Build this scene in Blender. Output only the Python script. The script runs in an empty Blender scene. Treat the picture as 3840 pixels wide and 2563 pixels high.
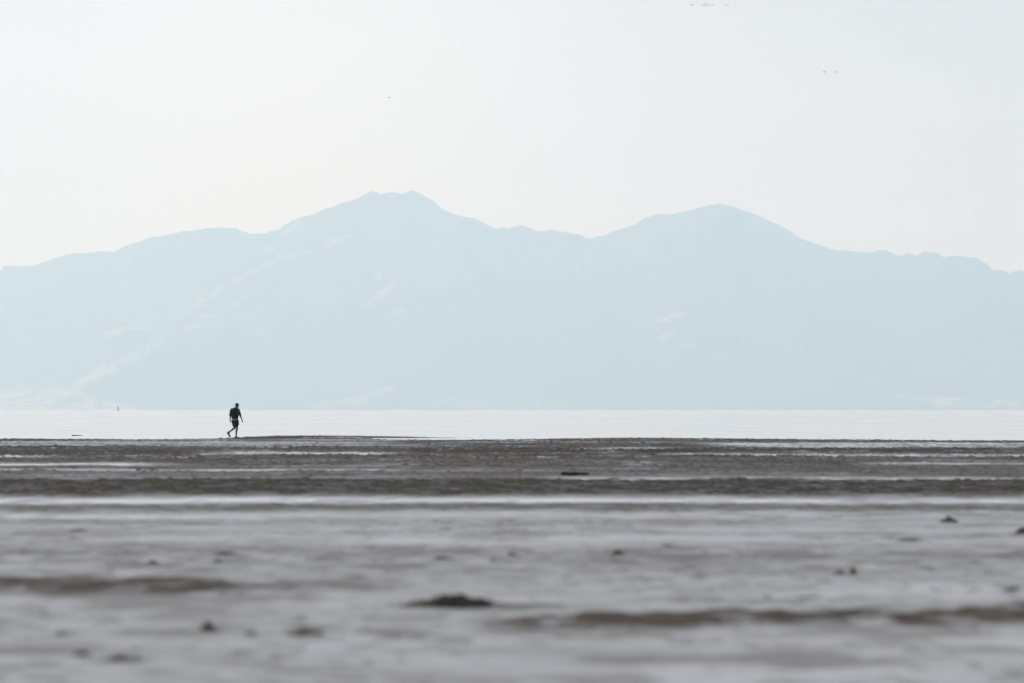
import bpy, bmesh, math, random
import numpy as np
from mathutils import Vector, Matrix

R = math.radians
rng = random.Random(7)
S = bpy.context.scene
col = S.collection

# ------------------------------------------------------------------ camera facts
CAM_Z = 1.42                       # eye height over the mud flat, metres
FPX = 3840 * 200 / 36.0            # focal length in photo pixels (200 mm on 36 mm)
CX, HZ = 1920.0, 1537.0            # photo column of the view axis, photo row of the horizon
WATER_Z = -0.06

def dist(row, z=0.0):              # distance of a ground point seen at a photo row
    return (CAM_Z - z) * FPX / (row - HZ)
def side(colpx, d):                # sideways offset of a photo column at distance d
    return (colpx - CX) / FPX * d
def high(row, d):                  # height of a photo row at distance d
    return CAM_Z + (HZ - row) / FPX * d

# ------------------------------------------------------------------ helpers
def tag(o, label=None, cat=None, group=None, kind=None):
    if label: o['label'] = label
    if cat: o['category'] = cat
    if group: o['group'] = group
    if kind: o['kind'] = kind
    return o

def link(name, me, mat=None, parent=None):
    o = bpy.data.objects.new(name, me)
    col.objects.link(o)
    if mat is not None: me.materials.append(mat)
    if parent is not None: o.parent = parent
    return o

def empty(name, loc, rz=0):
    o = bpy.data.objects.new(name, None)
    col.objects.link(o)
    o.location = loc; o.rotation_euler = (0, 0, rz)
    o.empty_display_size = 0.2
    return o

def smooth(me):
    me.polygons.foreach_set('use_smooth', np.ones(len(me.polygons), bool))
    me.update()

def hash2(ix, iy, seed):
    h = (ix.astype(np.int64) * 374761393 + iy.astype(np.int64) * 668265263 + seed * 1274126177) & 0xFFFFFFFF
    h = ((h ^ (h >> 13)) * 1274126177) & 0xFFFFFFFF
    h = (h ^ (h >> 16)) & 0xFFFFFFFF
    h = (h * 2246822519) & 0xFFFFFFFF
    h = (h ^ (h >> 15)) & 0xFFFF
    return h / 32767.5 - 1.0

def vnoise(x, y, seed=0):
    xf, yf = np.floor(x), np.floor(y)
    ix, iy = xf.astype(np.int64), yf.astype(np.int64)
    fx, fy = x - xf, y - yf
    ux = fx * fx * fx * (fx * (fx * 6 - 15) + 10)
    uy = fy * fy * fy * (fy * (fy * 6 - 15) + 10)
    a = hash2(ix, iy, seed); b = hash2(ix + 1, iy, seed)
    c = hash2(ix, iy + 1, seed); d = hash2(ix + 1, iy + 1, seed)
    return (a * (1 - ux) + b * ux) * (1 - uy) + (c * (1 - ux) + d * ux) * uy

def fbm(x, y, octs=4, seed=0, gain=0.5):
    s = 0.0; a = 1.0; t = 0.0; f = 1.0
    for k in range(octs):
        s = s + a * vnoise(x * f + 17.3 * k, y * f - 9.1 * k, seed + k * 31)
        t += a; a *= gain; f *= 2.03
    return s / t

def sstep(a, b, x):
    t = np.clip((x - a) / (b - a), 0, 1)
    return t * t * (3 - 2 * t)

# ------------------------------------------------------------------ node helpers
class Mat:
    def __init__(self, name):
        self.m = bpy.data.materials.new(name); self.m.use_nodes = True
        self.t = self.m.node_tree; self.n = self.t.nodes; self.l = self.t.links
        self.bsdf = self.n.get('Principled BSDF'); self.out = self.n.get('Material Output')
    def node(self, kind, **kw):
        nd = self.n.new(kind)
        for k, v in kw.items(): setattr(nd, k, v)
        return nd
    def lk(self, a, b): self.l.new(a, b)
    def attr(self, name): return self.node('ShaderNodeAttribute', attribute_name=name).outputs['Fac']
    def noise(self, scale, detail=4, rough=0.55, vec=None, stretch=None):
        nz = self.node('ShaderNodeTexNoise'); nz.inputs['Scale'].default_value = scale
        nz.inputs['Detail'].default_value = detail; nz.inputs['Roughness'].default_value = rough
        if vec is None:
            vec = self.node('ShaderNodeTexCoord').outputs['Object']
        if stretch:
            mp = self.node('ShaderNodeMapping'); mp.inputs['Scale'].default_value = stretch
            self.lk(vec, mp.inputs['Vector']); vec = mp.outputs['Vector']
        self.lk(vec, nz.inputs['Vector'])
        return nz.outputs['Fac']
    def ramp(self, fac, p0, p1, v0=0.0, v1=1.0):
        mr = self.node('ShaderNodeMapRange'); mr.clamp = True
        mr.inputs['From Min'].default_value = p0; mr.inputs['From Max'].default_value = p1
        mr.inputs['To Min'].default_value = v0; mr.inputs['To Max'].default_value = v1
        self.lk(fac, mr.inputs['Value']); return mr.outputs['Result']
    def mix(self, fac, a, b):
        mx = self.node('ShaderNodeMix', data_type='RGBA')
        if isinstance(fac, (int, float)): mx.inputs[0].default_value = fac
        else: self.lk(fac, mx.inputs[0])
        for sock, v in ((mx.inputs[6], a), (mx.inputs[7], b)):
            if isinstance(v, tuple): sock.default_value = (*v, 1)
            else: self.lk(v, sock)
        return mx.outputs[2]
    def mixf(self, fac, a, b):
        mx = self.node('ShaderNodeMix', data_type='FLOAT')
        self.lk(fac, mx.inputs[0])
        for sock, v in ((mx.inputs[2], a), (mx.inputs[3], b)):
            if isinstance(v, (int, float)): sock.default_value = v
            else: self.lk(v, sock)
        return mx.outputs[0]
    def mul(self, a, b):
        mm = self.node('ShaderNodeMath', operation='MULTIPLY')
        for i, v in enumerate((a, b)):
            if isinstance(v, (int, float)): mm.inputs[i].default_value = v
            else: self.lk(v, mm.inputs[i])
        return mm.outputs[0]
    def bump(self, h, strength, dist_):
        bp = self.node('ShaderNodeBump'); bp.inputs['Strength'].default_value = strength
        bp.inputs['Distance'].default_value = dist_
        self.lk(h, bp.inputs['Height']); self.lk(bp.outputs['Normal'], self.bsdf.inputs['Normal'])
    def base(self, c):
        if isinstance(c, tuple): self.bsdf.inputs['Base Color'].default_value = (*c, 1)
        else: self.lk(c, self.bsdf.inputs['Base Color'])
    def set(self, **kw):
        for k, v in kw.items():
            s = self.bsdf.inputs[k.replace('_', ' ')]
            if isinstance(v, (int, float)): s.default_value = v
            else: self.lk(v, s)
        return self

# two-tone speckled material used by most small things
def mottled(name, c0, c1, scale, rough=0.85, bump=0.0, bscale=None, spec=0.3):
    M = Mat(name)
    f = M.ramp(M.noise(scale, 5, 0.6), 0.35, 0.68)
    M.base(M.mix(f, c0, c1)); M.set(Roughness=rough)
    M.bsdf.inputs['Specular IOR Level'].default_value = spec
    if bump: M.bump(M.noise(bscale or scale * 3, 4, 0.6), 1.0, bump)
    return M.m

# ================================================================== sky and light
SUN_AZ, SUN_EL = -38.0, 21.0       # degrees: left of the view axis, above the horizon
sun_dir = Vector((math.sin(R(SUN_AZ)) * math.cos(R(SUN_EL)), math.cos(R(SUN_AZ)) * math.cos(R(SUN_EL)), math.sin(R(SUN_EL))))

W = bpy.data.worlds.new('World'); S.world = W; W.use_nodes = True
nt = W.node_tree; N = nt.nodes; L = nt.links
bg = N['Background']
sky = N.new('ShaderNodeTexSky'); sky.sky_type = 'NISHITA'; sky.sun_disc = False
sky.sun_elevation = R(SUN_EL); sky.sun_rotation = R(SUN_AZ)
sky.dust_density = 1.0
gen = N.new('ShaderNodeTexCoord').outputs['Generated']
def wmath(op, a, b=None, c=None):
    m = N.new('ShaderNodeMath'); m.operation = op
    for i, v in enumerate((a, b, c)):
        if v is None: continue
        if isinstance(v, (int, float)): m.inputs[i].default_value = v
        else: L.new(v, m.inputs[i])
    return m.outputs[0]
def wdot(v):
    m = N.new('ShaderNodeVectorMath'); m.operation = 'DOT_PRODUCT'
    L.new(gen, m.inputs[0]); m.inputs[1].default_value = v
    return m.outputs['Value']
def patch(az, el, width):          # soft spot of sky tone round a direction, imitating lens vignetting
    v = (math.sin(R(az)) * math.cos(R(el)), math.cos(R(az)) * math.cos(R(el)), math.sin(R(el)))
    k = 1.0 / (R(width) ** 2)
    return wmath('EXPONENT', wmath('MULTIPLY', wmath('SUBTRACT', wdot(v), 1.0), 2 * k))
# thin veil of cloud: brighter on the sun's side, dimmer behind the viewer
glow = wmath('MULTIPLY_ADD', wdot(tuple(sun_dir)), 0.5, 0.5)
glow = wmath('POWER', glow, 1.6)
veil = wmath('MULTIPLY_ADD', glow, 0.66, 0.34)
mp = N.new('ShaderNodeMapping'); mp.inputs['Scale'].default_value = (9, 9, 40); mp.inputs['Location'].default_value = (3.1, 0.7, 0.0)
L.new(gen, mp.inputs['Vector'])
nz = N.new('ShaderNodeTexNoise'); nz.inputs['Scale'].default_value = 1.0; nz.inputs['Detail'].default_value = 3; nz.inputs['Roughness'].default_value = 0.45
L.new(mp.outputs['Vector'], nz.inputs['Vector'])
cl = wmath('MULTIPLY_ADD', nz.outputs['Fac'], 0.22, 0.89)
p1 = patch(-2.0, 2.2, 3.0)
bank = wmath('MULTIPLY_ADD', p1, 0.15, 0.91)  # middle of the view lifted, edges dimmed below, as a lens would
bank = wmath('MULTIPLY_ADD', patch(3.0, 5.6, 2.8), -0.11, bank)
bank = wmath('MULTIPLY_ADD', patch(6.5, 2.4, 3.0), -0.10, bank)
bank = wmath('MULTIPLY_ADD', patch(-6.0, 1.6, 2.2), -0.09, bank)
veil = wmath('MULTIPLY', wmath('MULTIPLY', veil, cl), bank)
vc = N.new('ShaderNodeVectorMath'); vc.operation = 'SCALE'
tint = N.new('ShaderNodeMix'); tint.data_type = 'RGBA'; L.new(p1, tint.inputs[0])
tint.inputs[6].default_value = (0.945, 0.988, 1.055, 1); tint.inputs[7].default_value = (0.978, 0.992, 1.025, 1)
L.new(tint.outputs[2], vc.inputs[0])
L.new(veil, vc.inputs['Scale'])
sk = N.new('ShaderNodeVectorMath'); sk.operation = 'SCALE'; sk.inputs['Scale'].default_value = 0.08
L.new(sky.outputs['Color'], sk.inputs[0])
mx = N.new('ShaderNodeMix'); mx.data_type = 'RGBA'; mx.inputs[0].default_value = 0.90
L.new(sk.outputs[0], mx.inputs[6]); L.new(vc.outputs[0], mx.inputs[7])
L.new(mx.outputs[2], bg.inputs['Color']); bg.inputs['Strength'].default_value = 1.0

sl = bpy.data.lights.new('sun', 'SUN'); sl.energy = 1.9; sl.angle = R(4); sl.color = (1.0, 0.95, 0.88)
so = bpy.data.objects.new('sun', sl); col.objects.link(so)
so.location = (-40, 60, 60)
so.rotation_euler = (-sun_dir).to_track_quat('-Z', 'Y').to_euler()

# ================================================================== mud flat
K = 3840 / 2349.0
SHORE = np.array([(-3000, 296), (-1000, 292), (0, 287), (350, 285), (600, 280), (780, 287), (884, 298), (960, 297), (1300, 292), (1500, 277),
                  (1800, 277), (1880, 279), (2100, 287), (2350, 298), (2560, 295), (2900, 284), (3400, 273), (3840, 267), (5000, 262), (8000, 258)], float)
BAR = np.array([(780, 0), (860, .03), (930, .085), (1000, .125), (1250, .135), (1450, .15), (1520, .145), (1620, .10), (1900, .058), (2000, 0)], float)
REF = 286.0                        # shoreline tables are columns at this distance

def band(P, Q, q0, q1, half, p0=-9000, p1=12000, fade=120, soft=0.45):
    """a strip of ground running across the view, from distance-row q0 (left) to q1 (right)"""
    c = q0 + (q1 - q0) * P / 3840.0
    t = np.abs(Q - c) / half
    return (1 - sstep(1 - soft, 1 + soft, t)) * sstep(p0 - fade, p0 + fade, P) * (1 - sstep(p1 - fade, p1 + fade, P))

WET = [  # q0, q1, half, from, to, strength
    (1651, 1651, 2.2, 330, 900, .7), (1650, 1650, 2.5, 1050, 1560, .8),
    (1660, 1662, 4, -9000, 1450, .8), (1668, 1671, 4, -9000, 1500, .7), (1664, 1665, 4.5, 2650, 12000, 1), (1672, 1673, 4.5, 2700, 12000, .95), (1660, 1660, 2, 1700, 2600, .5), (1675, 1676, 3.0, 3000, 12000, .8),
    (1699, 1708, 3.2, 800, 1470, 1), (1713, 1713, 3.4, -9000, 190, 1), (1682, 1682, 3.0, 2200, 2520, .9),
    (1700, 1709, 4.0, 2500, 12000, 1), (1741, 1742, 4.4, -9000, 600, 1), (1762, 1764, 3.6, -9000, 1500, .85),
    (1739, 1739, 3.2, 3250, 12000, .8), (1766, 1768, 3, 1600, 2100, .45), (1797, 1797, 3.2, 200, 1350, .5),
    (1791, 1799, 6.0, 2080, 12000, 1), (1877, 1876, 12, -9000, 12000, 1), (1936, 1932, 9, -9000, 1000, .9),
    (1934, 1933, 7, 1000, 3100, .7), (2021, 2022, 13, 400, 3000, .6), (1985, 1985, 9, 2500, 12000, .5), (1958, 1958, 6, 2900, 12000, .5), (2030, 2032, 8, 2600, 12000, .45),
]
DARK = [
    (1676, 1680, 5, -9000, 300, .8), (1698, 1696, 9, -9000, 750, .75), (1692, 1691, 9.5, 1480, 2650, 1),
    (1683, 1686, 3, 700, 1900, .5), (1690, 1692, 6, 2550, 12000, .8), (1709, 1713, 4, 1900, 2750, .7),
    (1721, 1721, 3, 3500, 3800, .6), (1831, 1831, 33, -9000, 12000, 1.0), (1905, 1906, 12, -9000, 12000, .45),
    (1757, 1757, 4, 450, 640, .5), (1752, 1754, 2, 2500, 3300, .3), (1784, 1786, 3, 800, 1250, .4), (1663, 1663, 2.5, 1700, 2700, .45),
    (2060, 2060, 10, 1300, 1800, .18), (2095, 2110, 14, 2000, 3000, .15), (2250, 2250, 11, 2560, 3010, .30), (2275, 2270, 12, 1880, 2200, .30),
]
BROWN = [
    (2206, 2196, 27, -9000, 900, 1.1), (2202, 2190, 19, 820, 1450, .7), (2366, 2302, 29, 1850, 12000, 1.25),
    (2372, 2360, 15, 1080, 1240, .6), (2365, 2350, 13, 1350, 1600, .5), (2392, 2385, 18, 620, 770, .4), (2368, 2366, 14, 760, 950, .3),
    (1710, 1714, 6, 1900, 2800, .45), (1688, 1688, 4, 450, 1000, .4), (1693, 1691, 5, 2600, 12000, .4), (2105, 2105, 22, -9000, 500, .2), (2098, 2115, 62, -9000, 12000, .30), (1905, 1905, 13, -9000, 12000, .35), (1962, 1966, 12, -9000, 2600, .22),
]

CL = [
    (1052, 1396, 215, 30, 'largest dark mud mound, alone on pale crust in the central foreground', 1, False, -.1, .6, 1.3),
    (2175, 1201, 40, 11, 'small dark flat-topped mud clump on pale ground near the right edge', 2, False, .1, .8, 2.2),
    (2346, 1228, 34, 13, 'dark mud clump cut off by the right edge of the photo', 3, False, 0, .8, 2),
    (1418, 1277, 30, 13, 'round dark mud clump alone on grey ground right of the central mound', 4, False, 0, .8, 2.2),
    (318, 1079, 14, 6, 'left and smaller of two dark clumps side by side before a bright wet streak', 5, False, 0, .8, 2),
    (348, 1079, 32, 4.5, 'right and wider of two dark clumps side by side before a bright wet streak', 6, False, 0, .8, 2.5),
    (140, 1030, 22, 6, 'small dark clump near the shoreline at far left', 7, False, 0, .8, 2),
    (1926, 1321, 30, 11, 'wider left one of a blurred pair of grey clumps at lower right', 8, False, 0, .7, 2),
    (1957, 1322, 17, 17, 'taller right one of a blurred pair of grey clumps at lower right', 9, False, 0, .7, 2),
    (478, 1449, 34, 20, 'blurred grey clump standing on a brown stain in the left foreground', 10, False, 0, .8, 1.8),
    (288, 1522, 100, 17, 'low dark clump nearest the bottom edge, in the left foreground', 11, False, -.2, .6, 1.7),
    (188, 1507, 44, 14, 'small grey clump just left of the low clump by the bottom edge', 12, False, 0, .7, 2),
    (522, 1276, 54, 9, 'flat grey clump above the brown stripe, left of centre', 13, False, 0, .7, 2.4),
    (500, 1296, 26, 9, 'small grey clump just below a flat grey clump, left of centre', 14, False, 0, .7, 2),
    (1530, 1256, 34, 5, 'thin flat clump at the lower rim of a pale wet stripe, right of centre', 15, False, 0, .7, 2.5),
    (2090, 1243, 62, 7, 'long low grey clump under the pale stripe near the right edge', 16, False, -.5, .6, 2.5),
    (705, 1459, 84, 15, 'brown mud clump alone in the foreground, left of the largest mound', 17, True, .2, .7, 2),
    (1015, 1287, 54, 8, 'flat dark clump above the largest mud mound', 18, False, .1, .7, 2.2),
    (1175, 1280, 26, 8, 'small grey clump between the flat dark clump and the round one', 19, False, 0, .7, 2),
    (180, 1221, 36, 5, 'thin dark clump on grey ground under a bright wet band at left', 20, False, 0, .7, 2.5),
    (350, 1295, 24, 10, 'small dark clump just above the brown stripe at left', 21, False, 0, .7, 2),
    (1408, 1099, 36, 4, 'low pale-grey clump beside a bright streak, right of the driftwood log', 22, False, .2, .7, 2.5),
    (1890, 1105, 22, 4, 'small dark clump on the bright wet streak at right', 23, False, 0, .7, 2.2),
    (2262, 1054, 50, 4, 'long flat dark clump on brown ground below the far shore at right', 24, False, .4, .7, 2.5),
    (1190, 1018, 12, 3, 'tiny dark clump at the water edge right of the sandbar tip', 25, False, 0, .8, 2),
    (2320, 1355, 34, 9, 'faint blurred clump on grey ground at the right side', 26, False, 0, .7, 2),
    (710, 1094, 18, 4, 'small dark clump behind the wide dark mud band, below the walker', 27, False, 0, .8, 2),
    (1130, 1290, 22, 4, 'tiny low clump just right of the flat dark clump above the mound', 28, False, 0, .7, 2),
    (145, 1459, 50, 8, 'low blurred clump in the left foreground above the pair near the bottom edge', 29, True, 0, .7, 2),
    (575, 1456, 30, 8, 'small blurred clump right of the grey one on the brown stain', 30, True, 0, .7, 2),
]
RIMS = [(side(a[0] * K, dist(a[1] * K)), dist(a[1] * K), a[2] * K / FPX * dist(a[1] * K)) for a in CL if a[1] > 1150]

def ground_fields(X, D, fine=True):
    """height and surface masks of the flat at world (X, D)"""
    Ds = np.maximum(D, 12.0)
    P = CX + FPX * X / Ds
    q = CAM_Z * FPX / Ds                        # rows below the horizon
    ps = CX + FPX * X / REF
    # wavy edges, in metres of ground
    warp = q * (0.020 * fbm(X / 2.2, D / 9.0, 3, 5) + 0.012 * fbm(X / 0.5, D / 2.5, 3, 9))
    far = sstep(60, 200, D)
    warp = warp * (1 - 0.35 * far)
    Q = HZ + q + warp
    brk = 0.5 * fbm(X / 1.3 + 40, D / 7.0, 4, 12) + 0.6 * fbm(X / 0.33, D / 1.6, 3, 13)
    wet = np.zeros_like(X); dark = np.zeros_like(X); brown = np.zeros_like(X)
    for q0, q1, h, a, b, s in WET:
        m = band(P, Q, q0, q1, h, a, b, soft=0.85 if h > 5 else 0.5) * s
        wet = np.maximum(wet, m * np.clip(0.90 + (1.7 - 0.6 * s) * brk, 0, 1))
    for q0, q1, h, a, b, s in DARK:
        dark = np.maximum(dark, band(P, Q, q0, q1, h, a, b, soft=0.3 if h > 25 else 0.5) * s)
    for q0, q1, h, a, b, s in BROWN:
        brown = np.maximum(brown, band(P, Q, q0, q1, h, a, b, fade=160 if b - a > 500 else 60, soft=0.55) * s)
    for cx_, cd_, cw_ in RIMS:                   # brown silt washed up round the clumps
        rr = np.hypot((X - cx_) / cw_, (D - cd_) / (cw_ * 1.5)) + 0.35 * fbm(X / 0.2, D / 0.3, 3, 66)
        brown = np.maximum(brown, 0.55 * (1 - sstep(0.45, 1.25, rr)))
    lump = fbm(X / 0.35, D / 0.9, 4, 60)
    dark = dark * np.clip(0.86 + 0.8 * lump, 0, 1.2)
    brown = brown * np.clip(0.80 + 1.3 * fbm(X / 0.30, D / 0.9, 4, 71), 0, 1.15)
    # random thin puddles and weed lines over the far flat
    thin = fbm(X / 3.2 + 9, D / 4.2, 4, 500); weed = fbm(X / 2.2 - 4, D / 3.6, 4, 510)
    mid = far * sstep(70, 120, D) * (1 - band(P, Q, 1831, 1831, 36, soft=0.3))
    wet = np.maximum(wet, 0.75 * mid * sstep(0.26, 0.48, thin) * np.clip(0.8 + 1.6 * brk, 0, 1))
    dark = np.maximum(dark, 0.55 * mid * sstep(0.12, 0.42, weed) * (1 - np.clip(wet, 0, 1)) * np.clip(0.75 + 1.2 * lump, 0, 1))
    # shape
    sh = np.interp(ps, SHORE[:, 0], SHORE[:, 1]) + 2.2 * fbm(X / 2.5, D / 30, 3, 3)
    z = WATER_Z + np.clip((sh - D) / 15.0, -14, 1) * 0.06
    z = z + np.interp(ps, BAR[:, 0], BAR[:, 1]) * np.exp(-((D - 300) / 5.5) ** 2)
    inl = sstep(-4, 25, sh - D)
    z = z + inl * 0.014 * fbm(X / 6.0, D / 11.0, 3, 21)
    rough = (0.55 + 0.45 * inl) * (1 - 0.85 * np.clip(wet, 0, 1))
    z = z + rough * (0.013 * fbm(X / 0.9, D / 1.1, 3, 33) + (0.006 + 0.012 * far + 0.036 * np.clip(dark, 0, 1)) * fbm(X / 0.22, D / 0.35, 3, 44))
    # scattered clods stand up out of the crust
    cl = fbm(X / 0.16, D / 0.25, 2, 91); reg = fbm(X / 4.0, D / 8.0, 3, 92)
    clod = np.clip(cl - 0.46 + 0.10 * far + 0.24 * reg, 0, 1) * (0.4 + 0.6 * inl) * (1 - 0.45 * np.clip(wet, 0, 1)) * (0.15 + 0.85 * far)
    z = z + 0.16 * np.minimum(clod, 0.30)
    z = z + 0.03 * np.clip(dark, 0, 1) * sstep(0.2, 1, dark) + 0.030 * np.clip(brown, 0, 1) - 0.012 * np.clip(wet, 0, 1)
    damp = np.clip(1 - np.abs(sh - D - 2) / 9.0, 0, 1)       # algae-dark strip at the water's edge
    dark = np.maximum(dark, 0.85 * sstep(0.1, 0.6, damp) * (1 - np.clip(wet, 0, 1)))
    dark = np.maximum(dark, (0.35 + 0.5 * far) * sstep(0.02, 0.08, clod))
    dark = np.maximum(dark, 0.55 * sstep(225, 262, D) * np.clip(0.55 + 1.6 * fbm(X / 1.5, D / 8, 4, 77), 0, 1) * (1 - np.clip(wet, 0, 1)) * (D < 320))
    st = fbm(X / 0.55, D / 1.25, 4, 300) + 0.45 * fbm(X / 3.0, D / 5.0, 2, 310)
    st2 = fbm(X / 1.1 + 7, D / 1.9, 3, 320) + 0.5 * fbm(X / 4.0, D / 7.0, 2, 330)
    sp = fbm(X / 0.16, D / 0.42, 3, 340) + 0.30 * fbm(X / 2.0, D / 4.0, 2, 345)
    stain = np.maximum(0.85 * sstep(0.02, 0.55, st), 0.95 * sstep(0.18, 0.50, sp)) * (1 - np.clip(wet, 0, 1)); pale = sstep(0.05, 0.55, st2)
    salt = 1 - sstep(55, 150, D + 14 * fbm(X / 3, D / 12, 3, 81))
    return z, np.clip(wet, 0, 1), np.clip(dark, 0, 1), np.clip(brown, 0, 1), salt, stain, pale

rows = [-220, -120, -60, -25, -8, 4, 12, 17, 20.5, 23]
d = 25.0
while d < 318: rows.append(d); d *= 1 + 1 / 380.0
rows += [330, 345, 370, 420, 520, 800, 2000, 6000, 27000]
rows = np.array(rows)
u = np.linspace(-1, 1, 1001)
outer = np.array([1.5, 2.5, 4.5, 8, 16, 40])
wd = np.maximum(rows, 25.0) * math.tan(R(6.9))
wd = np.minimum(wd, 40)
gx = np.concatenate([-(wd[:, None] * outer[None, ::-1]), wd[:, None] * u[None, :], wd[:, None] * outer[None, :]], axis=1)
gx[:, 0] = -8300; gx[:, -1] = 8300
gd = np.repeat(rows[:, None], gx.shape[1], axis=1)
gz, wet, dark, brown, salt, stain, pale = ground_fields(gx, gd)
def grid_mesh(name, X, Y, Z):
    nr, nc = X.shape
    me = bpy.data.meshes.new(name)
    v = np.stack([X, Y, Z], -1).reshape(-1, 3).astype(np.float32)
    i = np.arange(nr * nc).reshape(nr, nc)
    f = np.stack([i[:-1, :-1], i[:-1, 1:], i[1:, 1:], i[1:, :-1]], -1).reshape(-1, 4).astype(np.int32)
    me.vertices.add(len(v)); me.vertices.foreach_set('co', v.ravel())
    me.loops.add(f.size); me.loops.foreach_set('vertex_index', f.ravel())
    me.polygons.add(len(f)); me.polygons.foreach_set('loop_start', np.arange(0, f.size, 4, dtype=np.int32))
    me.update(calc_edges=True); smooth(me)
    return me
def ground_z(x, d):                # height of the finished ground mesh at a point
    i = int(np.clip(np.searchsorted(rows, d) - 1, 0, len(rows) - 2)); f = (d - rows[i]) / (rows[i + 1] - rows[i])
    return float((1 - f) * np.interp(x, gx[i], gz[i]) + f * np.interp(x, gx[i + 1], gz[i + 1]))
def put_attr(me, name, a):
    at = me.attributes.new(name, 'FLOAT', 'POINT'); at.data.foreach_set('value', a.ravel().astype(np.float32))
me = grid_mesh('mud_flat', gx, gd, gz)
for n_, a_ in (('wet', wet), ('dark', dark), ('brown', brown), ('salt', salt), ('stain', stain), ('pale', pale)): put_attr(me, n_, a_)

G = Mat('salt_mud')
n1 = G.noise(2.0, 7, 0.66, stretch=(1, 0.45, 1)); n2 = G.noise(9.0, 5, 0.6); n3 = G.noise(0.28, 3, 0.5)
mud = G.mix(G.ramp(n1, 0.32, 0.70), (0.095, 0.086, 0.083), (0.235, 0.220, 0.216))
n4 = G.noise(0.30, 4, 0.6, stretch=(0.5, 0.25, 1))
mud = G.mix(G.mul(G.ramp(n4, 0.50, 0.66), 0.6), mud, (0.075, 0.058, 0.045))
crust = G.mix(G.ramp(n1, 0.34, 0.66), (0.43, 0.427, 0.437), (0.59, 0.595, 0.615))
palec = G.mix(G.attr('salt'), (0.225, 0.22, 0.225), (0.64, 0.655, 0.69))
c = G.mix(G.attr('salt'), mud, crust)
c = G.mix(G.mul(G.attr('pale'), 0.58), c, palec)
c = G.mix(G.mul(G.attr('stain'), 0.64), c, G.mix(G.attr('salt'), (0.070, 0.062, 0.057), (0.175, 0.160, 0.150)))
c = G.mix(G.mul(G.ramp(n2, 0.54, 0.72), 0.30), c, (0.10, 0.098, 0.095))
c = G.mix(G.mul(G.ramp(n3, 0.5, 0.7), 0.30), c, (0.21, 0.19, 0.175))
c = G.mix(G.attr('brown'), c, G.mix(G.ramp(n2, 0.35, 0.65), (0.055, 0.044, 0.035), (0.125, 0.103, 0.084)))
c = G.mix(G.attr('dark'), c, G.mix(G.ramp(n2, 0.35, 0.7), (0.026, 0.023, 0.018), (0.100, 0.087, 0.066)))
c = G.mix(G.mul(G.attr('wet'), 0.55), c, (0.40, 0.43, 0.485))  # wet film; the pale blue it reflects is also put into its colour
G.base(c)
G.set(Roughness=G.mixf(G.attr('wet'), 0.92, 0.20))
G.lk(G.mixf(G.attr('wet'), 0.02, 0.55), G.bsdf.inputs['Specular IOR Level'])
mud_flat = tag(link('mud_flat', me, G.m), kind='structure')

# ================================================================== lake
def quad_sheet(name, x0, x1, ys, z, nx=2):
    X = np.repeat(np.linspace(x0, x1, nx)[None, :], len(ys), 0); Y = np.repeat(np.array(ys, float)[:, None], nx, 1)
    return grid_mesh(name, X, Y, np.full_like(X, z))
wm = Mat('lake_water')
lane = wm.noise(1.0, 4, 0.55, stretch=(0.05, 0.008, 1)); rip = wm.noise(1.0, 3, 0.5, stretch=(0.5, 0.10, 1))
lane2 = wm.noise(1.0, 3, 0.6, stretch=(0.02, 0.03, 1))
wm.base(wm.mix(wm.ramp(wm.mixf(wm.ramp(lane, 0, 1, 0.5, 0.5), lane, lane2), 0.40, 0.60), (0.74, 0.75, 0.74), (0.86, 0.87, 0.85)))
wm.set(Roughness=wm.ramp(lane, 0.3, 0.7, 0.15, 0.23))
wm.bsdf.inputs['IOR'].default_value = 1.33
wm.bump(rip, 0.10, 0.05)
tag(link('lake_water', quad_sheet('lake_water', -8300, 8300, [200, 1000, 4000, 27000], WATER_Z, 3), wm.m), kind='structure')

# ================================================================== island hills
sky_line = [(-2600, 800), (-1500, 735), (-700, 660), (-300, 630), (-60, 622), (0, 618), (10, 612), (75, 609), (100, 602), (150, 584), (200, 578), (260, 577), (300, 563), (340, 547), (400, 537),
    (440, 529), (480, 523), (545, 525), (560, 532), (580, 538), (610, 536), (640, 526), (650, 515), (690, 500), (745, 478), (780, 466), (820, 457), (835, 446),
    (855, 438), (875, 445), (900, 442), (920, 443), (945, 438), (965, 443), (985, 455), (1015, 480), (1050, 494), (1085, 502), (1140, 522), (1165, 524), (1195, 519),
    (1215, 524), (1235, 536), (1243, 528), (1285, 534), (1330, 535), (1345, 545), (1360, 546), (1400, 537), (1408, 530), (1450, 518), (1480, 500), (1500, 492),
    (1540, 493), (1580, 485), (1615, 473), (1650, 467), (1680, 473), (1720, 487), (1745, 496), (1780, 515), (1820, 540), (1850, 560), (1880, 580), (1903, 589),
    (1920, 583), (1940, 576), (2000, 578), (2030, 575), (2070, 586), (2100, 581), (2145, 577), (2165, 588), (2190, 586), (2240, 590), (2265, 608), (2280, 618),
    (2300, 624), (2349, 619), (2500, 628), (2700, 655), (3000, 690), (3600, 740), (4900, 820)]
RY = 21960.0                       # the crest stands about twenty-two kilometres away
sx = np.array([side(a * K, RY) for a, b in sky_line]); sz = np.array([high(b * K, RY) for a, b in sky_line])
hx = np.linspace(-4680, 4680, 1041)
hy = np.concatenate([np.linspace(18270, 21420, 110)[:-1], np.linspace(21420, 22500, 61)[:-1], np.linspace(22500, 25560, 45)])
HX, HY = np.meshgrid(hx, hy)
crest = np.interp(HX, sx, sz)
crest_s = sum(np.interp(HX + o, sx, sz) for o in (-290, -145, 0, 145, 290)) / 5
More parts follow.
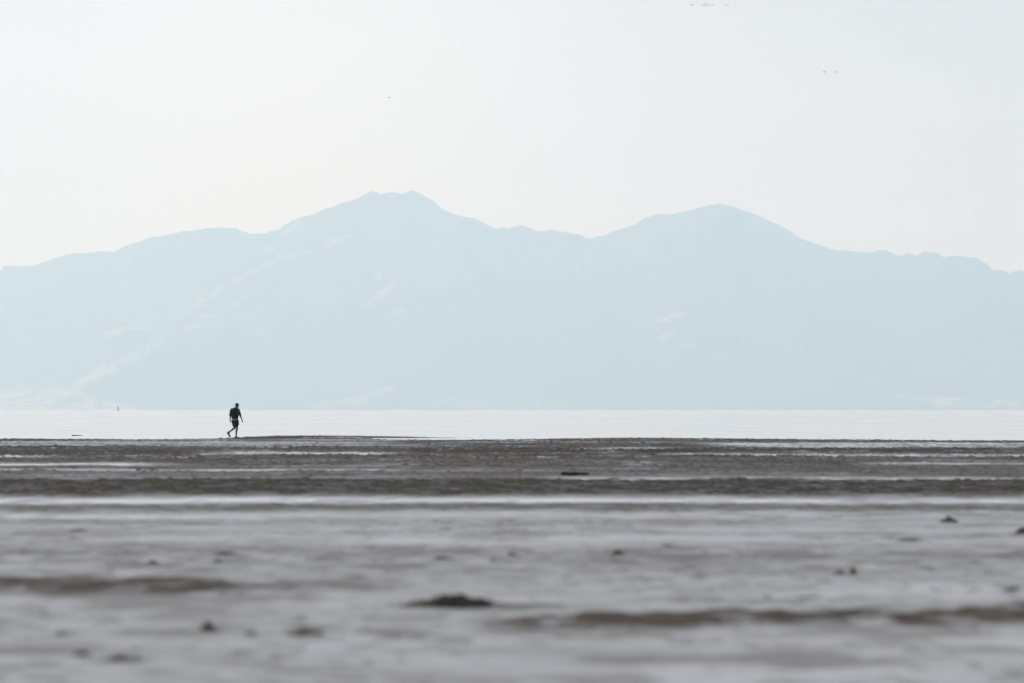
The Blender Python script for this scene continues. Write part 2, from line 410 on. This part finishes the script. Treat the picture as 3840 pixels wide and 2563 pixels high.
foot = np.interp(HX, [-4680, -1890, -1584, -1260, -936, -684, -468, 1530, 1800, 2700, 4680], [20070, 20070, 19890, 19260, 18756, 18630, 18594, 18594, 18810, 19440, 19620])
foot = foot + 198 * fbm(HX / 756, HY * 0, 3, 201)
t = np.clip((HY - foot) / (RY - foot), 0, None)
front = np.clip(t, 0, 1)
prof = 0.55 * front ** 1.25 + 0.45 * front ** 2.4
bl = sstep(0.55, 1.0, front)
Hh = (crest_s * (1 - bl) + crest * bl) * prof
back = np.clip((HY - RY) / 3600, 0, 1)
Hh = np.where(HY > RY, crest * (1 - back) ** 1.2, Hh)
plain = 79 * sstep(0, 1, (HY - 18342) / 1800) - 5
Hh = np.maximum(Hh, 0) + plain * (1 - front ** 0.5)

def ridge(pts, sl_left, sl_right, round_=72.0):
    """a spur: its crest through (column, row, distance) points, falling away on both sides"""
    best = np.full(HX.shape, -1e9)
    W3 = [(side(p * K, dd), dd, high(r * K, dd)) for p, r, dd in pts]
    for (x0, y0, z0), (x1, y1, z1) in zip(W3[:-1], W3[1:]):
        dx, dy = x1 - x0, y1 - y0; L2 = dx * dx + dy * dy
        s = np.clip(((HX - x0) * dx + (HY - y0) * dy) / L2, 0, 1)
        ex, ey = HX - (x0 + s * dx), HY - (y0 + s * dy)
        dd = np.sqrt(ex * ex + ey * ey + round_ ** 2) - round_
        sgn = dx * ey - dy * ex
        best = np.maximum(best, z0 + s * (z1 - z0) - dd * np.where(sgn > 0, sl_left, sl_right))
    return best
def smax(a, b, k): 
    h = np.clip(0.5 + 0.5 * (a - b) / k, 0, 1)
    return b * (1 - h) + a * h + k * h * (1 - h)
wob = 108 * fbm(HX / 468, HY / 468, 3, 230)
for pts, a, b in (
    ([(170, 895, 19008), (300, 812, 19476), (420, 735, 19890), (540, 652, 20376), (640, 600, 20736), (700, 580, 20970), (805, 532, 21510), (860, 470, 21870)], .62, .50),
    ([(300, 765, 19800), (440, 714, 20340), (560, 620, 20916), (645, 540, 21600)], .55, .5),
    ([(760, 932, 18594), (860, 905, 18864), (960, 850, 19260), (1040, 740, 19890), (1010, 620, 20880), (960, 480, 21870)], .40, .42),
    ([(1330, 830, 19260), (1460, 780, 19710), (1560, 720, 20160), (1600, 620, 20880), (1640, 490, 21870)], .55, .45),
    ([(1250, 900, 18810), (1330, 800, 19440), (1290, 690, 20340), (1200, 540, 21780)], .5, .5),
    ([(2050, 905, 18900), (1960, 830, 19350), (1880, 740, 19980), (1790, 620, 21060), (1720, 500, 21870)], .45, .5),
    ([(2420, 840, 19260), (2300, 740, 19980), (2200, 640, 21060), (2130, 590, 21870)], .45, .5),
    ([(-200, 860, 19620), (-60, 770, 20160), (80, 680, 21060), (160, 590, 21870)], .5, .5)):
    Hh = smax(Hh, ridge(pts, a, b) + 0.25 * wob * sstep(18540, 19620, HY), 32)
gully = np.abs(fbm(HX / 378 + 0.2 * HY / 378, HY / 936, 4, 240))
amp = sstep(27, 216, Hh) * (1 - 0.92 * np.exp(-((HY - RY) / 108.0) ** 2))
Hh = Hh - 84 * amp * (0.28 - gully) + 9 * amp * fbm(HX / 108, HY / 108, 4, 250)
Hh = np.minimum(Hh, np.where(HY < RY, crest * HY / RY - 2, 1e9))
Hh = Hh + 6.2 * np.exp(-((HY - RY) / 162.0) ** 2) * fbm(HX / 30, HY / 72, 3, 260) * (0.35 + 1.3 * np.abs(fbm(HX / 396, HY * 0, 2, 261)) * 2)
edge = sstep(18270, 18414, HY) * (1 - sstep(25020, 25560, HY))
Hh = -10 + (Hh + 10) * edge
HC_ = (CX + FPX * HX / HY) / K; HR_ = (HZ - (Hh - CAM_Z) * FPX / HY) / K
LIT_STREAK = [(165, 895, 250, 845, 11, 1), (250, 845, 345, 795, 13, .9), (340, 800, 370, 785, 8, .5), (430, 757, 490, 715, 9, .7), (485, 725, 560, 685, 10, .7), (455, 690, 520, 655, 7, .8),
    (510, 660, 570, 628, 7, 1), (570, 628, 625, 598, 6, .8), (240, 767, 330, 748, 5, .8), (330, 748, 455, 710, 6, .5), (620, 597, 740, 572, 3, .5), (748, 567, 815, 533, 7, 1), (612, 580, 640, 545, 6, .6), (640, 545, 690, 505, 7, .6),
    (845, 697, 900, 655, 9, .9), (865, 640, 872, 620, 5, .6), (888, 721, 918, 714, 6, .8), (1508, 742, 1560, 722, 7, .9), (1515, 777, 1550, 755, 8, .9), (1550, 796, 1590, 790, 5, .7), (1560, 760, 1610, 770, 5, .4),
    (730, 930, 830, 920, 8, .7), (820, 920, 895, 896, 6, .6), (120, 806, 180, 800, 5, .5), (1100, 870, 1180, 905, 10, .3), (1000, 925, 1300, 928, 12, .35), (2060, 909, 2160, 920, 8, .7), (2150, 922, 2330, 932, 9, 1), (1240, 530, 1300, 527, 2, .3)]
pale_lit_h = np.zeros_like(HX)  # sunlit strips on pale grass and sand, put into the hill colour
for x0, y0, x1, y1, w_, k_ in LIT_STREAK:
    dx, dy = x1 - x0, y1 - y0
    q_ = np.clip(((HC_ - x0) * dx + (HR_ - y0) * dy) / (dx * dx + dy * dy), 0, 1)
    dd_ = np.hypot(HC_ - x0 - q_ * dx, HR_ - y0 - q_ * dy)
    pale_lit_h = np.maximum(pale_lit_h, k_ * (1 - sstep(0.5 * w_, 1.5 * w_, dd_ + 9 * fbm(HX / 60, HY / 120, 4, 411))))
pale_lit_h = np.maximum(pale_lit_h, sstep(0, 14, HR_ - 884 - np.clip(HC_ - 150, 0, 900) * .30 + 5 * fbm(HX / 72, HY / 360, 3, 412)))
pale_lit_h = pale_lit_h * np.clip(0.62 + 1.5 * fbm(HX / 36, HY / 60, 4, 413), 0, 1)
me = grid_mesh('hills', HX, HY, Hh); put_attr(me, 'pale', pale_lit_h)
hm = Mat('dry_hillside')
h1 = hm.noise(0.0056, 6, 0.6); h2 = hm.noise(0.028, 5, 0.65)
hc = hm.mix(hm.ramp(h1, 0.42, 0.62), (0.085, 0.080, 0.065), (0.14, 0.12, 0.09))
hc = hm.mix(hm.attr('pale'), hc, (0.52, 0.37, 0.25))
hc = hm.mix(hm.mul(hm.ramp(h2, 0.5, 0.68), 0.35), hc, (0.07, 0.07, 0.06))
hm.base(hc); hm.set(Roughness=1.0); hm.bsdf.inputs['Specular IOR Level'].default_value = 0.0
tag(link('hills', me, hm.m), kind='structure')

# ================================================================== haze over the lake
bm = bmesh.new(); bmesh.ops.create_cube(bm, size=1)
for v in bm.verts:
    v.co = Vector((v.co.x * 17200, -260 + (v.co.y + .5) * (28000 + 260), -120 + (v.co.z + .5) * (970 + 120)))
me = bpy.data.meshes.new('haze'); bm.to_mesh(me); bm.free()
hz = bpy.data.materials.new('haze_air'); hz.use_nodes = True
ht = hz.node_tree; ht.nodes.clear()
ho = ht.nodes.new('ShaderNodeOutputMaterial'); pv = ht.nodes.new('ShaderNodeVolumePrincipled')
pv.inputs['Color'].default_value = (0.54, 0.80, 1.0, 1)
pv.inputs['Absorption Color'].default_value = (1, 1, 1, 1)
pv.inputs['Density'].default_value = 1.08e-4
pv.inputs['Anisotropy'].default_value = 0.45
ht.links.new(pv.outputs['Volume'], ho.inputs['Volume'])
tag(link('haze', me, hz), kind='stuff')

# ================================================================== solid builder (lofts and balls joined, then fused into one skin)
class Solid:
    def __init__(self): self.v = []; self.f = []
    def loft(self, secs, lat=None, n=20, capf=1.0):
        """secs: (centre, a, b) along a path; a is the half-width along lat, b across it; round ends"""
        C = [Vector(s[0]) for s in secs]
        out = []
        m = len(secs)
        for i in range(m):
            if i == 0: tn = C[1] - C[0]
            elif i == m - 1: tn = C[-1] - C[-2]
            else: tn = (C[i + 1] - C[i]).normalized() + (C[i] - C[i - 1]).normalized()
            tn.normalize()
            if lat is not None:
                A = Vector(lat); A = (A - tn * A.dot(tn)).normalized()
            else:
                A = tn.orthogonal().normalized()
                if out: 
                    A = out[-1][1]; A = (A - tn * A.dot(tn)).normalized()
            B = tn.cross(A)
            out.append((C[i], A, B, secs[i][1], secs[i][2], tn))
        rings = []
        def cap(o, sgn):
            c, A, B, a, b, tn = o; e = min(a, b) * capf; rs = []
            for k in (0.35, 0.7, 0.93):
                ph = k * math.pi / 2
                rs.append((c + tn * sgn * e * math.sin(ph), A, B, a * math.cos(ph), b * math.cos(ph)))
            return rs
        rings += cap(out[0], -1)[::-1]
        rings += [o[:5] for o in out]
        rings += cap(out[-1], 1)
        b0 = len(self.v)
        for c, A, B, a, b in rings:
            for k in range(n):
                th = 2 * math.pi * k / n
                self.v.append(c + A * (a * math.cos(th)) + B * (b * math.sin(th)))
        for i in range(len(rings) - 1):
            for k in range(n):
                k2 = (k + 1) % n
                self.f.append((b0 + i * n + k, b0 + i * n + k2, b0 + (i + 1) * n + k2, b0 + (i + 1) * n + k))
        self.f.append(tuple(b0 + k for k in range(n))[::-1])
        self.f.append(tuple(b0 + (len(rings) - 1) * n + k for k in range(n)))
    def tube(self, pts, radii, n=14): self.loft([(p, r, r) for p, r in zip(pts, radii)], None, n)
    def ball(self, c, r, M=None, n=16):
        c = Vector(c); M = M or Matrix.Identity(3); b0 = len(self.v); st = n // 2
        for i in range(st + 1):
            ph = math.pi * i / st
            for k in range(n):
                th = 2 * math.pi * k / n
                s = max(math.sin(ph), 0.02)
                self.v.append(c + M @ Vector((r[0] * s * math.cos(th), r[1] * s * math.sin(th), r[2] * math.cos(ph))))
        for i in range(st):
            for k in range(n):
                k2 = (k + 1) % n
                self.f.append((b0 + i * n + k, b0 + (i + 1) * n + k, b0 + (i + 1) * n + k2, b0 + i * n + k2))
        self.f.append(tuple(b0 + k for k in range(n))); self.f.append(tuple(b0 + st * n + k for k in range(n))[::-1])
    def mesh(self, name, voxel=None, it=3, wob=0.0, wscale=6.0):
        me = bpy.data.meshes.new(name)
        me.from_pydata([tuple(v) for v in self.v], [], self.f); me.update()
        bm = bmesh.new(); bm.from_mesh(me); bmesh.ops.recalc_face_normals(bm, faces=bm.faces); bm.to_mesh(me); bm.free()
        if voxel:
            o = bpy.data.objects.new('tmp', me); col.objects.link(o)
            md = o.modifiers.new('r', 'REMESH'); md.mode = 'VOXEL'; md.voxel_size = voxel
            ms = o.modifiers.new('s', 'SMOOTH'); ms.iterations = it; ms.factor = 0.5
            bpy.context.view_layer.update()
            dg = bpy.context.evaluated_depsgraph_get()
            m2 = bpy.data.meshes.new_from_object(o.evaluated_get(dg))
            bpy.data.objects.remove(o); bpy.data.meshes.remove(me)
            m2.name = name; me = m2
        if wob:
            from mathutils import noise as mn
            for v in me.vertices:
                k = mn.fractal(v.co * wscale, 0.9, 2.0, 3)
                v.co += v.normal * (wob * k)
            me.update()
        smooth(me)
        return me

# ================================================================== the walking person
skin = mottled('skin', (0.20, 0.105, 0.078), (0.25, 0.135, 0.10), 30, 0.7, 0.0, None, 0.1)
cloth = mottled('dark_knit', (0.007, 0.007, 0.009), (0.012, 0.012, 0.015), 60, 1.0, 0.004, 25, 0.0)
shortm = mottled('dark_shorts_cloth', (0.008, 0.008, 0.011), (0.013, 0.013, 0.017), 60, 1.0, 0.003, 30, 0.0)
shirtm = mottled('grey_shirt_cloth', (0.20, 0.20, 0.235), (0.26, 0.26, 0.30), 40, 0.9, 0.003, 30, 0.1)
shoem = mottled('dark_shoe_leather', (0.014, 0.013, 0.013), (0.028, 0.025, 0.024), 50, 0.7)
hairm = mottled('dark_hair', (0.008, 0.006, 0.005), (0.018, 0.013, 0.010), 120, 0.8, 0.003, 200, 0.1)
eyem = mottled('eye_surface', (0.30, 0.29, 0.28), (0.35, 0.34, 0.33), 90, 0.2)

PD = 286.0; PXX = side(885, PD)
pz = sum(ground_z(PXX + a, PD + b) for a, b in ((-.05, -.03), (.02, 0), (.08, .05), (.16, .10))) / 4 - .006
person = empty('person', (PXX, PD, pz))
tag(person, 'person walking away along the shore in dark sweatshirt and shorts, one foot lifted', 'person')
RT = Vector((.87, -.49, 0))        # the walker's right-hand direction

# the clothes hang loosely on the body
def torso(sol, zs, grow=0.0, n=28, capf=1.0):
    T = [(.80, -.035, .13, .10), (.90, -.045, .163, .115), (1.0, -.052, .150, .108), (1.15, -.052, .165, .118), (1.30, -.050, .183, .125),
         (1.40, -.045, .186, .115), (1.46, -.035, .150, .095), (1.50, -.018, .095, .078)]
    zz = [q[0] for q in T]
    secs = []
    for z in zs:
        cx, a, b = (float(np.interp(z, zz, [q[k] for q in T])) for k in (1, 2, 3))
        secs.append(((cx, 0.0, z), a + grow, b + grow))
    sol.loft(secs, RT, n, capf)

SHL, SHR = Vector((-.215, .095, 1.435)), Vector((.112, -.09, 1.435))
ELL, ELR = Vector((-.283, .10, 1.19)), Vector((.205, -.10, 1.19))
WRL, WRR = Vector((-.296, .135, .945)), Vector((.298, -.055, .945))
HIPL, HIPR = Vector((-.115, .045, .89)), Vector((.035, -.045, .89))
KNL, KNR = Vector((-.065, .20, .53)), Vector((.050, .045, .505))
ANL, ANR = Vector((-.315, -.055, .335)), Vector((.0, .0, .085))
body = Solid()
torso(body, (.82, .90, 1.0, 1.15, 1.30, 1.40, 1.46, 1.50), -.010, 28, .3)
body.tube([(-.012, .0, 1.47), (.015, .012, 1.54), (.038, .02, 1.61)], [.066, .057, .058], 18)
for a, b, c_ in ((SHL, ELL, WRL), (SHR, ELR, WRR)):
    body.tube([a, a.lerp(b, .35), b, b.lerp(c_, .25), c_.lerp(b, .25), c_], [.054, .050, .040, .042, .032, .026])
for a, b, c_ in ((HIPL, KNL, ANL), (HIPR, KNR, ANR)):
    back_ = (b - a).normalized()
    calf = b.lerp(c_, .32) - Vector((.62, .78, 0)) * .012
    body.tube([a.lerp(b, .06), a.lerp(b, .4), a.lerp(b, .85), b, b.lerp(c_, .12), calf, b.lerp(c_, .7), c_], [.080, .078, .060, .056, .052, .057, .042, .035], 18)
# feet
HEL, TOL = Vector((-.405, -.10, .300)), Vector((-.292, -.045, .085))
HER, TOR = Vector((-.045, -.030, .045)), Vector((.175, .105, .030))
body.tube([ANL, HEL.lerp(ANL, .35), HEL.lerp(TOL, .4), TOL], [.035, .036, .036, .026])
body.tube([ANR, HER.lerp(ANR, .4) + Vector((0, 0, -.01)), HER.lerp(TOR, .45) + Vector((0, 0, .005)), TOR], [.035, .036, .034, .024])
def hand(sol, wr, el, nrm, fore):
    u = (wr - el).normalized(); n = Vector(nrm); n = (n - u * n.dot(u)).normalized()
    s = u.cross(n)
    if s.dot(Vector(fore)) < 0: s = -s
    sol.loft([(wr - u * .01, .027, .020), (wr + u * .03, .034, .017), (wr + u * .07, .042, .015), (wr + u * .095, .041, .012)], s, 16)
    for off, ln, c0 in ((.031, .072, 12), (.011, .080, 16), (-.010, .075, 20), (-.030, .058, 26)):
        p = wr + u * (.093 if abs(off) < .02 else .086) + s * off; pts = [p - u * .015, p]; ang = 0
        for k, fr in enumerate((.45, .31, .24)):
            ang += R(c0 + 8 * k)
            dirv = u * math.cos(ang) + n * math.sin(ang) + s * (off * 1.2)
            p = p + dirv.normalized() * ln * fr; pts.append(p)
        sol.tube(pts, [.0095, .0095, .0088, .0080, .0070], 10)
    p = wr + u * .025 + s * .026 + n * .004
    p1 = p + (u * .6 + s * .62 + n * .3).normalized() * .042
    p2 = p1 + (u * .85 + s * .3 + n * .4).normalized() * .032
    p3 = p2 + (u * .95 + s * .1 + n * .4).normalized() * .024
    sol.tube([p, p1, p2, p3], [.014, .0115, .0100, .0085], 10)
FWD = Vector((.55, .83, 0))
hand(body, WRL, ELL, RT, FWD); hand(body, WRR, ELR, -RT, FWD)
# head
hf = Vector((.78, .62, -.12)).normalized(); hr = Vector((hf.y, -hf.x, 0)).normalized(); hu = hr.cross(hf)
HM = Matrix((hr, hf, hu)).transposed(); HC = Vector((.062, .035, 1.655))
def hp(x, y, z): return HC + HM @ Vector((x, y, z))
body.ball(hp(0, -.010, .022), (.073, .092, .092), HM, 24)
body.ball(hp(0, .022, -.038), (.057, .066, .078), HM, 20)
body.ball(hp(0, .062, -.092), (.024, .022, .020), HM)
body.tube([hp(0, .082, .022), hp(0, .099, -.012), hp(0, .097, -.022)], [.008, .011, .013], 10)
body.tube([hp(-.040, .068, .030), hp(0, .080, .033), hp(.040, .068, .030)], [.011, .012, .011], 10)
body.tube([hp(-.020, .079, -.056), hp(0, .085, -.055), hp(.020, .079, -.056)], [.006, .009, .006], 10)
for s in (-1, 1):
    body.ball(hp(s * .074, -.006, -.006), (.010, .020, .032), HM)
    body.ball(hp(s * .036, .052, -.022), (.020, .020, .022), HM)
    body.tube([hp(s * .016, .074, .016), hp(s * .030, .0755, .0175), hp(s * .044, .068, .014)], [.006, .0065, .005], 10)
    body.tube([hp(s * .018, .074, -.006), hp(s * .030, .074, -.0075), hp(s * .043, .066, -.004)], [.005, .0055, .005], 10)
body_o = link('body', body.mesh('body', 0.005, 3), skin, person)
hair = Solid(); hair.ball(hp(0, -.020, .034), (.079, .096, .092), HM, 24); hair.ball(hp(0, -.045, -.010), (.068, .062, .070), HM, 20)
link('hair', hair.mesh('hair', 0.006, 2, 0.003, 60), hairm, person)
for s in (-1, 1):
    e = Solid(); e.ball(hp(s * .030, .0700, .006), (.0115, .0115, .010), HM, 14)
    eo = link('eye', e.mesh('eye'), eyem, person)
    e = Solid(); e.ball(hp(s * .030, .0795, .005), (.005, .003, .005), HM, 12); link('iris', e.mesh('iris'), hairm, eo)
sw = Solid()
torso(sw, (1.0, 1.05, 1.15, 1.30, 1.40, 1.46, 1.485), .033, 28, .12)
sw.loft([((-.052, 0, .978), .168, .128), ((-.052, 0, 1.01), .178, .136), ((-.052, 0, 1.08), .183, .138), ((-.05, 0, 1.2), .180, .134)], RT, 28, .12)
sw.loft([((-.030, .0, 1.44), .12, .10), ((-.012, .003, 1.50), .090, .085), ((.006, .010, 1.535), .074, .074)], RT, 24, .12)
sw.tube([SHL + Vector((0, 0, -.01)), Vector((-.10, .04, 1.465)), Vector((-.02, 0, 1.475)), Vector((.045, -.04, 1.465)), SHR + Vector((0, 0, -.01))], [.070, .072, .078, .072, .070], 18)
for a, b, c_ in ((SHL, ELL, WRL), (SHR, ELR, WRR)):
    sw.tube([a + Vector((0, 0, -.005)), a.lerp(b, .35), a.lerp(b, .75), b, b.lerp(c_, .22), b.lerp(c_, .30)], [.080, .075, .069, .064, .057, .048])
link('sweatshirt', sw.mesh('sweatshirt', 0.009, 4, 0.007, 9), cloth, person)
hem = Solid(); hem.loft([((-.050, 0, .885), .184, .136), ((-.052, 0, .925), .172, .128), ((-.052, 0, 1.02), .160, .118)], RT, 32, .1)
for i, p in enumerate(hem.v):
    if p.z < .895: p.z = .895 + (p.z - .895) * .12
link('shirt_hem', hem.mesh('shirt_hem', 0.008, 2, 0.004, 11), shirtm, person)
sh = Solid()
torso(sh, (.74, .80, .86, .905), .026, 28, .12)
sh.tube([HIPR + Vector((0, 0, -.02)), HIPR.lerp(KNR, .25), HIPR.lerp(KNR, .52)], [.108, .110, .108], 22)
sh.tube([HIPL + Vector((0, 0, -.02)), HIPL.lerp(KNL, .3), HIPL.lerp(KNL, .68)], [.116, .112, .100], 22)
link('shorts', sh.mesh('shorts', 0.009, 3, 0.006, 10), shortm, person)
def shoe(an, he, to, up):
    q = Solid(); up = Vector(up)
    ax = (to - he).normalized(); lat = ax.cross(up).normalized()
    q.loft([(he, .040, .042), (he.lerp(to, .25), .042, .052), (he.lerp(to, .5), .041, .040), (he.lerp(to, .8), .046, .032), (to + ax * .015, .036, .024)], lat, 20)
    q.tube([an + (he.lerp(to, .25) - an) * .25, he.lerp(to, .22)], [.050, .050], 16)
    o = link('shoe', q.mesh('shoe', 0.006, 3), shoem, person)
    s_ = Solid(); dn = -(up - ax * up.dot(ax)).normalized() * .034
    s_.loft([(he + dn - ax * .015, .034, .012), (he.lerp(to, .4) + dn, .036, .012), (he.lerp(to, .8) + dn * .85, .047, .011), (to + ax * .02 + dn * .55, .034, .010)], lat, 18)
    link('sole', s_.mesh('sole', 0.005, 2), shoem, o)
shoe(ANL, HEL, TOL, (.78, .35, .5)); shoe(ANR, HER, TOR, (0, 0, 1))

# ================================================================== mud clumps lying on the flat
clumpm = mottled('dried_mud', (0.090, 0.078, 0.064), (0.19, 0.168, 0.142), 14, 0.95, 0.02, 30, 0.1)
darkcm = mottled('dark_peaty_mud', (0.026, 0.022, 0.017), (0.085, 0.072, 0.056), 14, 0.95, 0.02, 30, 0.1)
browncm = mottled('brown_mud', (0.060, 0.050, 0.040), (0.15, 0.125, 0.10), 12, 0.95, 0.02, 30, 0.1)
from mathutils import noise as mnoise
def clump(px, row, w, h, label, seed, brownish=False, skew=0.0, depth=0.8, sharp=1.6):
    """column, row of its foot, width and height in photo pixels of the 2349-wide view"""
    d0 = dist(row * K); x0 = side(px * K, d0)
    wid = 1.2 * w * K / FPX * d0; hei = (0.95 if seed in (1, 2, 3, 9, 10) else 0.72) * h * K / FPX * d0
    nr, na = 14, 40
    vs = []; fs = []
    for i in range(nr + 1):
        r = i / nr
        for k in range(na):
            th = 2 * math.pi * k / na
            ed = 1 + 0.28 * mnoise.fractal(Vector((math.cos(th) * 1.3 + seed * 7.1, math.sin(th) * 1.3, seed)), 0.8, 2.0, 3)
            x = r * ed * wid / 2 * math.cos(th); y = r * ed * wid / 2 * depth * math.sin(th)
            xs = x / (wid / 2)
            prof_ = (1 - min(1, (r ** sharp))) * (1 + 0.55 * mnoise.fractal(Vector((x / wid * 5 + seed, y / wid * 5, seed * 3.3)), 0.7, 2.0, 4))
            z = hei * max(0, prof_) * (1 + skew * xs) - 0.012 * hei - 0.3 * hei * r ** 6
            vs.append((x, y, z))
    for i in range(nr):
        for k in range(na):
            k2 = (k + 1) % na
            fs.append((i * na + k, (i + 1) * na + k, (i + 1) * na + k2, i * na + k2))
    fs.append(tuple(nr * na + k for k in range(na))[::-1])
    me = bpy.data.meshes.new('mud_clump'); me.from_pydata(vs, [], fs); me.update()
    bm = bmesh.new(); bm.from_mesh(me); bmesh.ops.remove_doubles(bm, verts=bm.verts, dist=1e-6); bmesh.ops.recalc_face_normals(bm, faces=bm.faces); bm.to_mesh(me); bm.free()
    smooth(me)
    o = link('mud_clump', me, darkcm if seed == 1 else browncm if brownish else clumpm)
    o.location = (x0, d0, ground_z(x0, d0) - 0.004)
    tag(o, label, 'mud clump', 'clumps of mud on the flat')

for a in CL: clump(*a)

# ================================================================== driftwood
barkm = mottled('wet_bark', (0.012, 0.010, 0.009), (0.030, 0.026, 0.022), 22, 0.85, 0.01, 40, 0.2)
def log(px, row, length, r0, r1, label, knot, z=None, cat='driftwood', bend=.0):
    d0 = dist(row * K) if z is None else dist(row * K, z); x0 = side(px * K, d0)
    ln = length * K / FPX * d0
    s_ = Solid(); n = 9; secs = []
    for i in range(n):
        f = i / (n - 1)
        r = r0 + (r1 - r0) * f
        secs.append(((-ln / 2 + ln * f, .25 * ln * (f - .5), r0 * .95 + bend * math.sin(f * math.pi) - (r0 - r) * .9), r * (1 + .08 * math.sin(i * 2.3)), r * (.9 + .08 * math.cos(i * 1.7))))
    s_.loft(secs, (0, 0, 1), 16)
    s_.tube([(-.02 * ln, 0, r0), (.0, .01, r0 * 1.9), (.02 * ln, .01, r0 * knot)], [r0 * .5, r0 * .4, r0 * .25], 10)
    s_.tube([(-.47 * ln, -.1 * ln, r0), (-.5 * ln, -.125 * ln, r0 * 1.1)], [r0 * .9, r0 * .95], 12)
    o = link('driftwood_log', s_.mesh('driftwood_log', max(r0 / 7, .004), 2, r0 * .12, 14), barkm)
    o.location = (x0, d0, (ground_z(x0, d0) if z is None else z) - r0 * .25)
    return tag(o, label, cat)
log(1320, 1091, 58, .045, .034, 'short black driftwood log lying on the mud beside a bright wet streak', 2.2)
log(178, 1000.5, 23, .034, .016, 'thin dark driftwood stick floating in the water near the left shore', 1.2, WATER_Z)

# ================================================================== channel marker far out on the lake
postm = mottled('weathered_pile', (0.012, 0.012, 0.011), (0.03, 0.028, 0.026), 3, 0.9, 0.0, None, 0.05)
md = 5000.0
mk = empty('channel_marker', (side(443, md), md, WATER_Z))
tag(mk, 'slim dark marker post standing far out on the lake, left of the walker', 'marker post')
p = Solid(); p.tube([(0, 0, -2), (0, 0, 2.0), (0, 0, 3.5)], [.52, .48, .44], 14); link('pile', p.mesh('pile'), postm, mk)
p = Solid(); p.tube([(0, 0, 3.45), (0, 0, 3.8), (0, 0, 4.15)], [.50, .58, .30], 14); link('cap', p.mesh('cap'), postm, mk)

# ================================================================== birds
birdm = mottled('gull_feathers', (0.012, 0.012, 0.013), (0.03, 0.03, 0.032), 8, 0.9, 0.0, None, 0.05)
def bird(px, row, span, dd, flap_in, flap_out, yaw, label, bank=0.0):
    s_ = Solid()
    s_.loft([((0, -.20, 0), .03, .02), ((0, -.12, 0), .06, .055), ((0, .02, 0), .085, .085), ((0, .13, .01), .06, .06), ((0, .20, .025), .036, .036), ((0, .25, .02), .014, .012)], (1, 0, 0), 12)
    s_.loft([((0, -.16, 0), .03, .010), ((0, -.25, 0), .055, .006), ((0, -.30, .0), .07, .004)], (1, 0, 0), 10)
    for sg in (-1, 1):
        p = Vector((sg * .04, .03, .02)); secs = [(p, .12, .034)]
        for k, (fr, ang, sw_) in enumerate(((.22, flap_in, .15), (.22, flap_in, .05), (.22, (flap_in + flap_out) / 2, -.25), (.24, flap_out, -.45), (.16, flap_out, -.7))):
            p = p + Vector((sg * math.cos(R(ang)), sw_ * .35, math.sin(R(ang)))).normalized() * fr * .58
            secs.append((p, (.125, .115, .095, .065, .02)[k], (.030, .026, .022, .018, .008)[k]))
        s_.loft(secs, (0, 1, 0), 12)
    o = link('gull', s_.mesh('gull'), birdm)
    k = 1.18 * span / FPX * dd / 1.2
    o.scale = (k, k, k)
    o.location = (side(px, dd), dd, high(row, dd)); o.rotation_euler = (R(-20), R(bank), R(yaw))
    tag(o, label, 'bird', 'gulls flying in the pale sky')
bird(2597, 18, 13, 1500, 20, -38, 30, 'leftmost gull of the small flock at the top edge, wings bowed', 14)
bird(2638, 21, 12, 1550, 6, -12, 20, 'lowest gull of a tight trio in the flock at the top edge, wings flat')
bird(2646, 14.5, 11, 1650, 22, -30, -20, 'uppermost gull of a tight trio in the flock at the top edge')
bird(2652, 19.5, 13, 1450, 16, -30, 15, 'rightmost gull of a tight trio in the flock at the top edge, wings drooping', 6)
bird(2672, 19, 13, 1300, 42, 30, 5, 'gull with wings raised in a V, in the flock at the top edge')
bird(2729, 19, 13, 1450, 28, -48, -10, 'gull with arched wings, alone between the trio and the last speck of the flock', 10)
bird(2833, 31, 8, 1900, 12, -10, 70, 'faintest gull, a speck trailing right below the flock at the top edge')
bird(3094, 271, 14, 1250, 44, 28, 10, 'gull with wings raised in a V, left of a pair at upper right')
bird(3135, 270, 13, 1400, 6, -14, 25, 'gull gliding with flat wings, right of a pair at upper right')
bird(1460, 366, 13, 1400, 8, -26, 20, 'lone gull gliding high over the taller left peak', 6)

# ================================================================== camera and render settings
cam = bpy.data.cameras.new('camera'); co = bpy.data.objects.new('camera', cam); col.objects.link(co)
cam.lens = 200; cam.sensor_width = 36; cam.clip_start = 0.5; cam.clip_end = 60000
co.location = (0, 0, CAM_Z)
co.rotation_euler = (R(90) + math.atan((HZ - 2563 / 2) / FPX), 0, 0)
cam.dof.use_dof = True; cam.dof.focus_distance = 640; cam.dof.aperture_fstop = 2.9; cam.dof.aperture_blades = 9
S.camera = co
S.render.engine = 'CYCLES'
S.cycles.use_denoising = True
S.cycles.denoising_prefilter = 'ACCURATE'
S.cycles.max_bounces = 6; S.cycles.volume_bounces = 3; S.cycles.diffuse_bounces = 3; S.cycles.glossy_bounces = 3
S.cycles.use_adaptive_sampling = True; S.cycles.adaptive_threshold = 0.01
S.view_settings.view_transform = 'Standard'; S.view_settings.look = 'None'
S.view_settings.exposure = 0.0; S.view_settings.gamma = 1.0
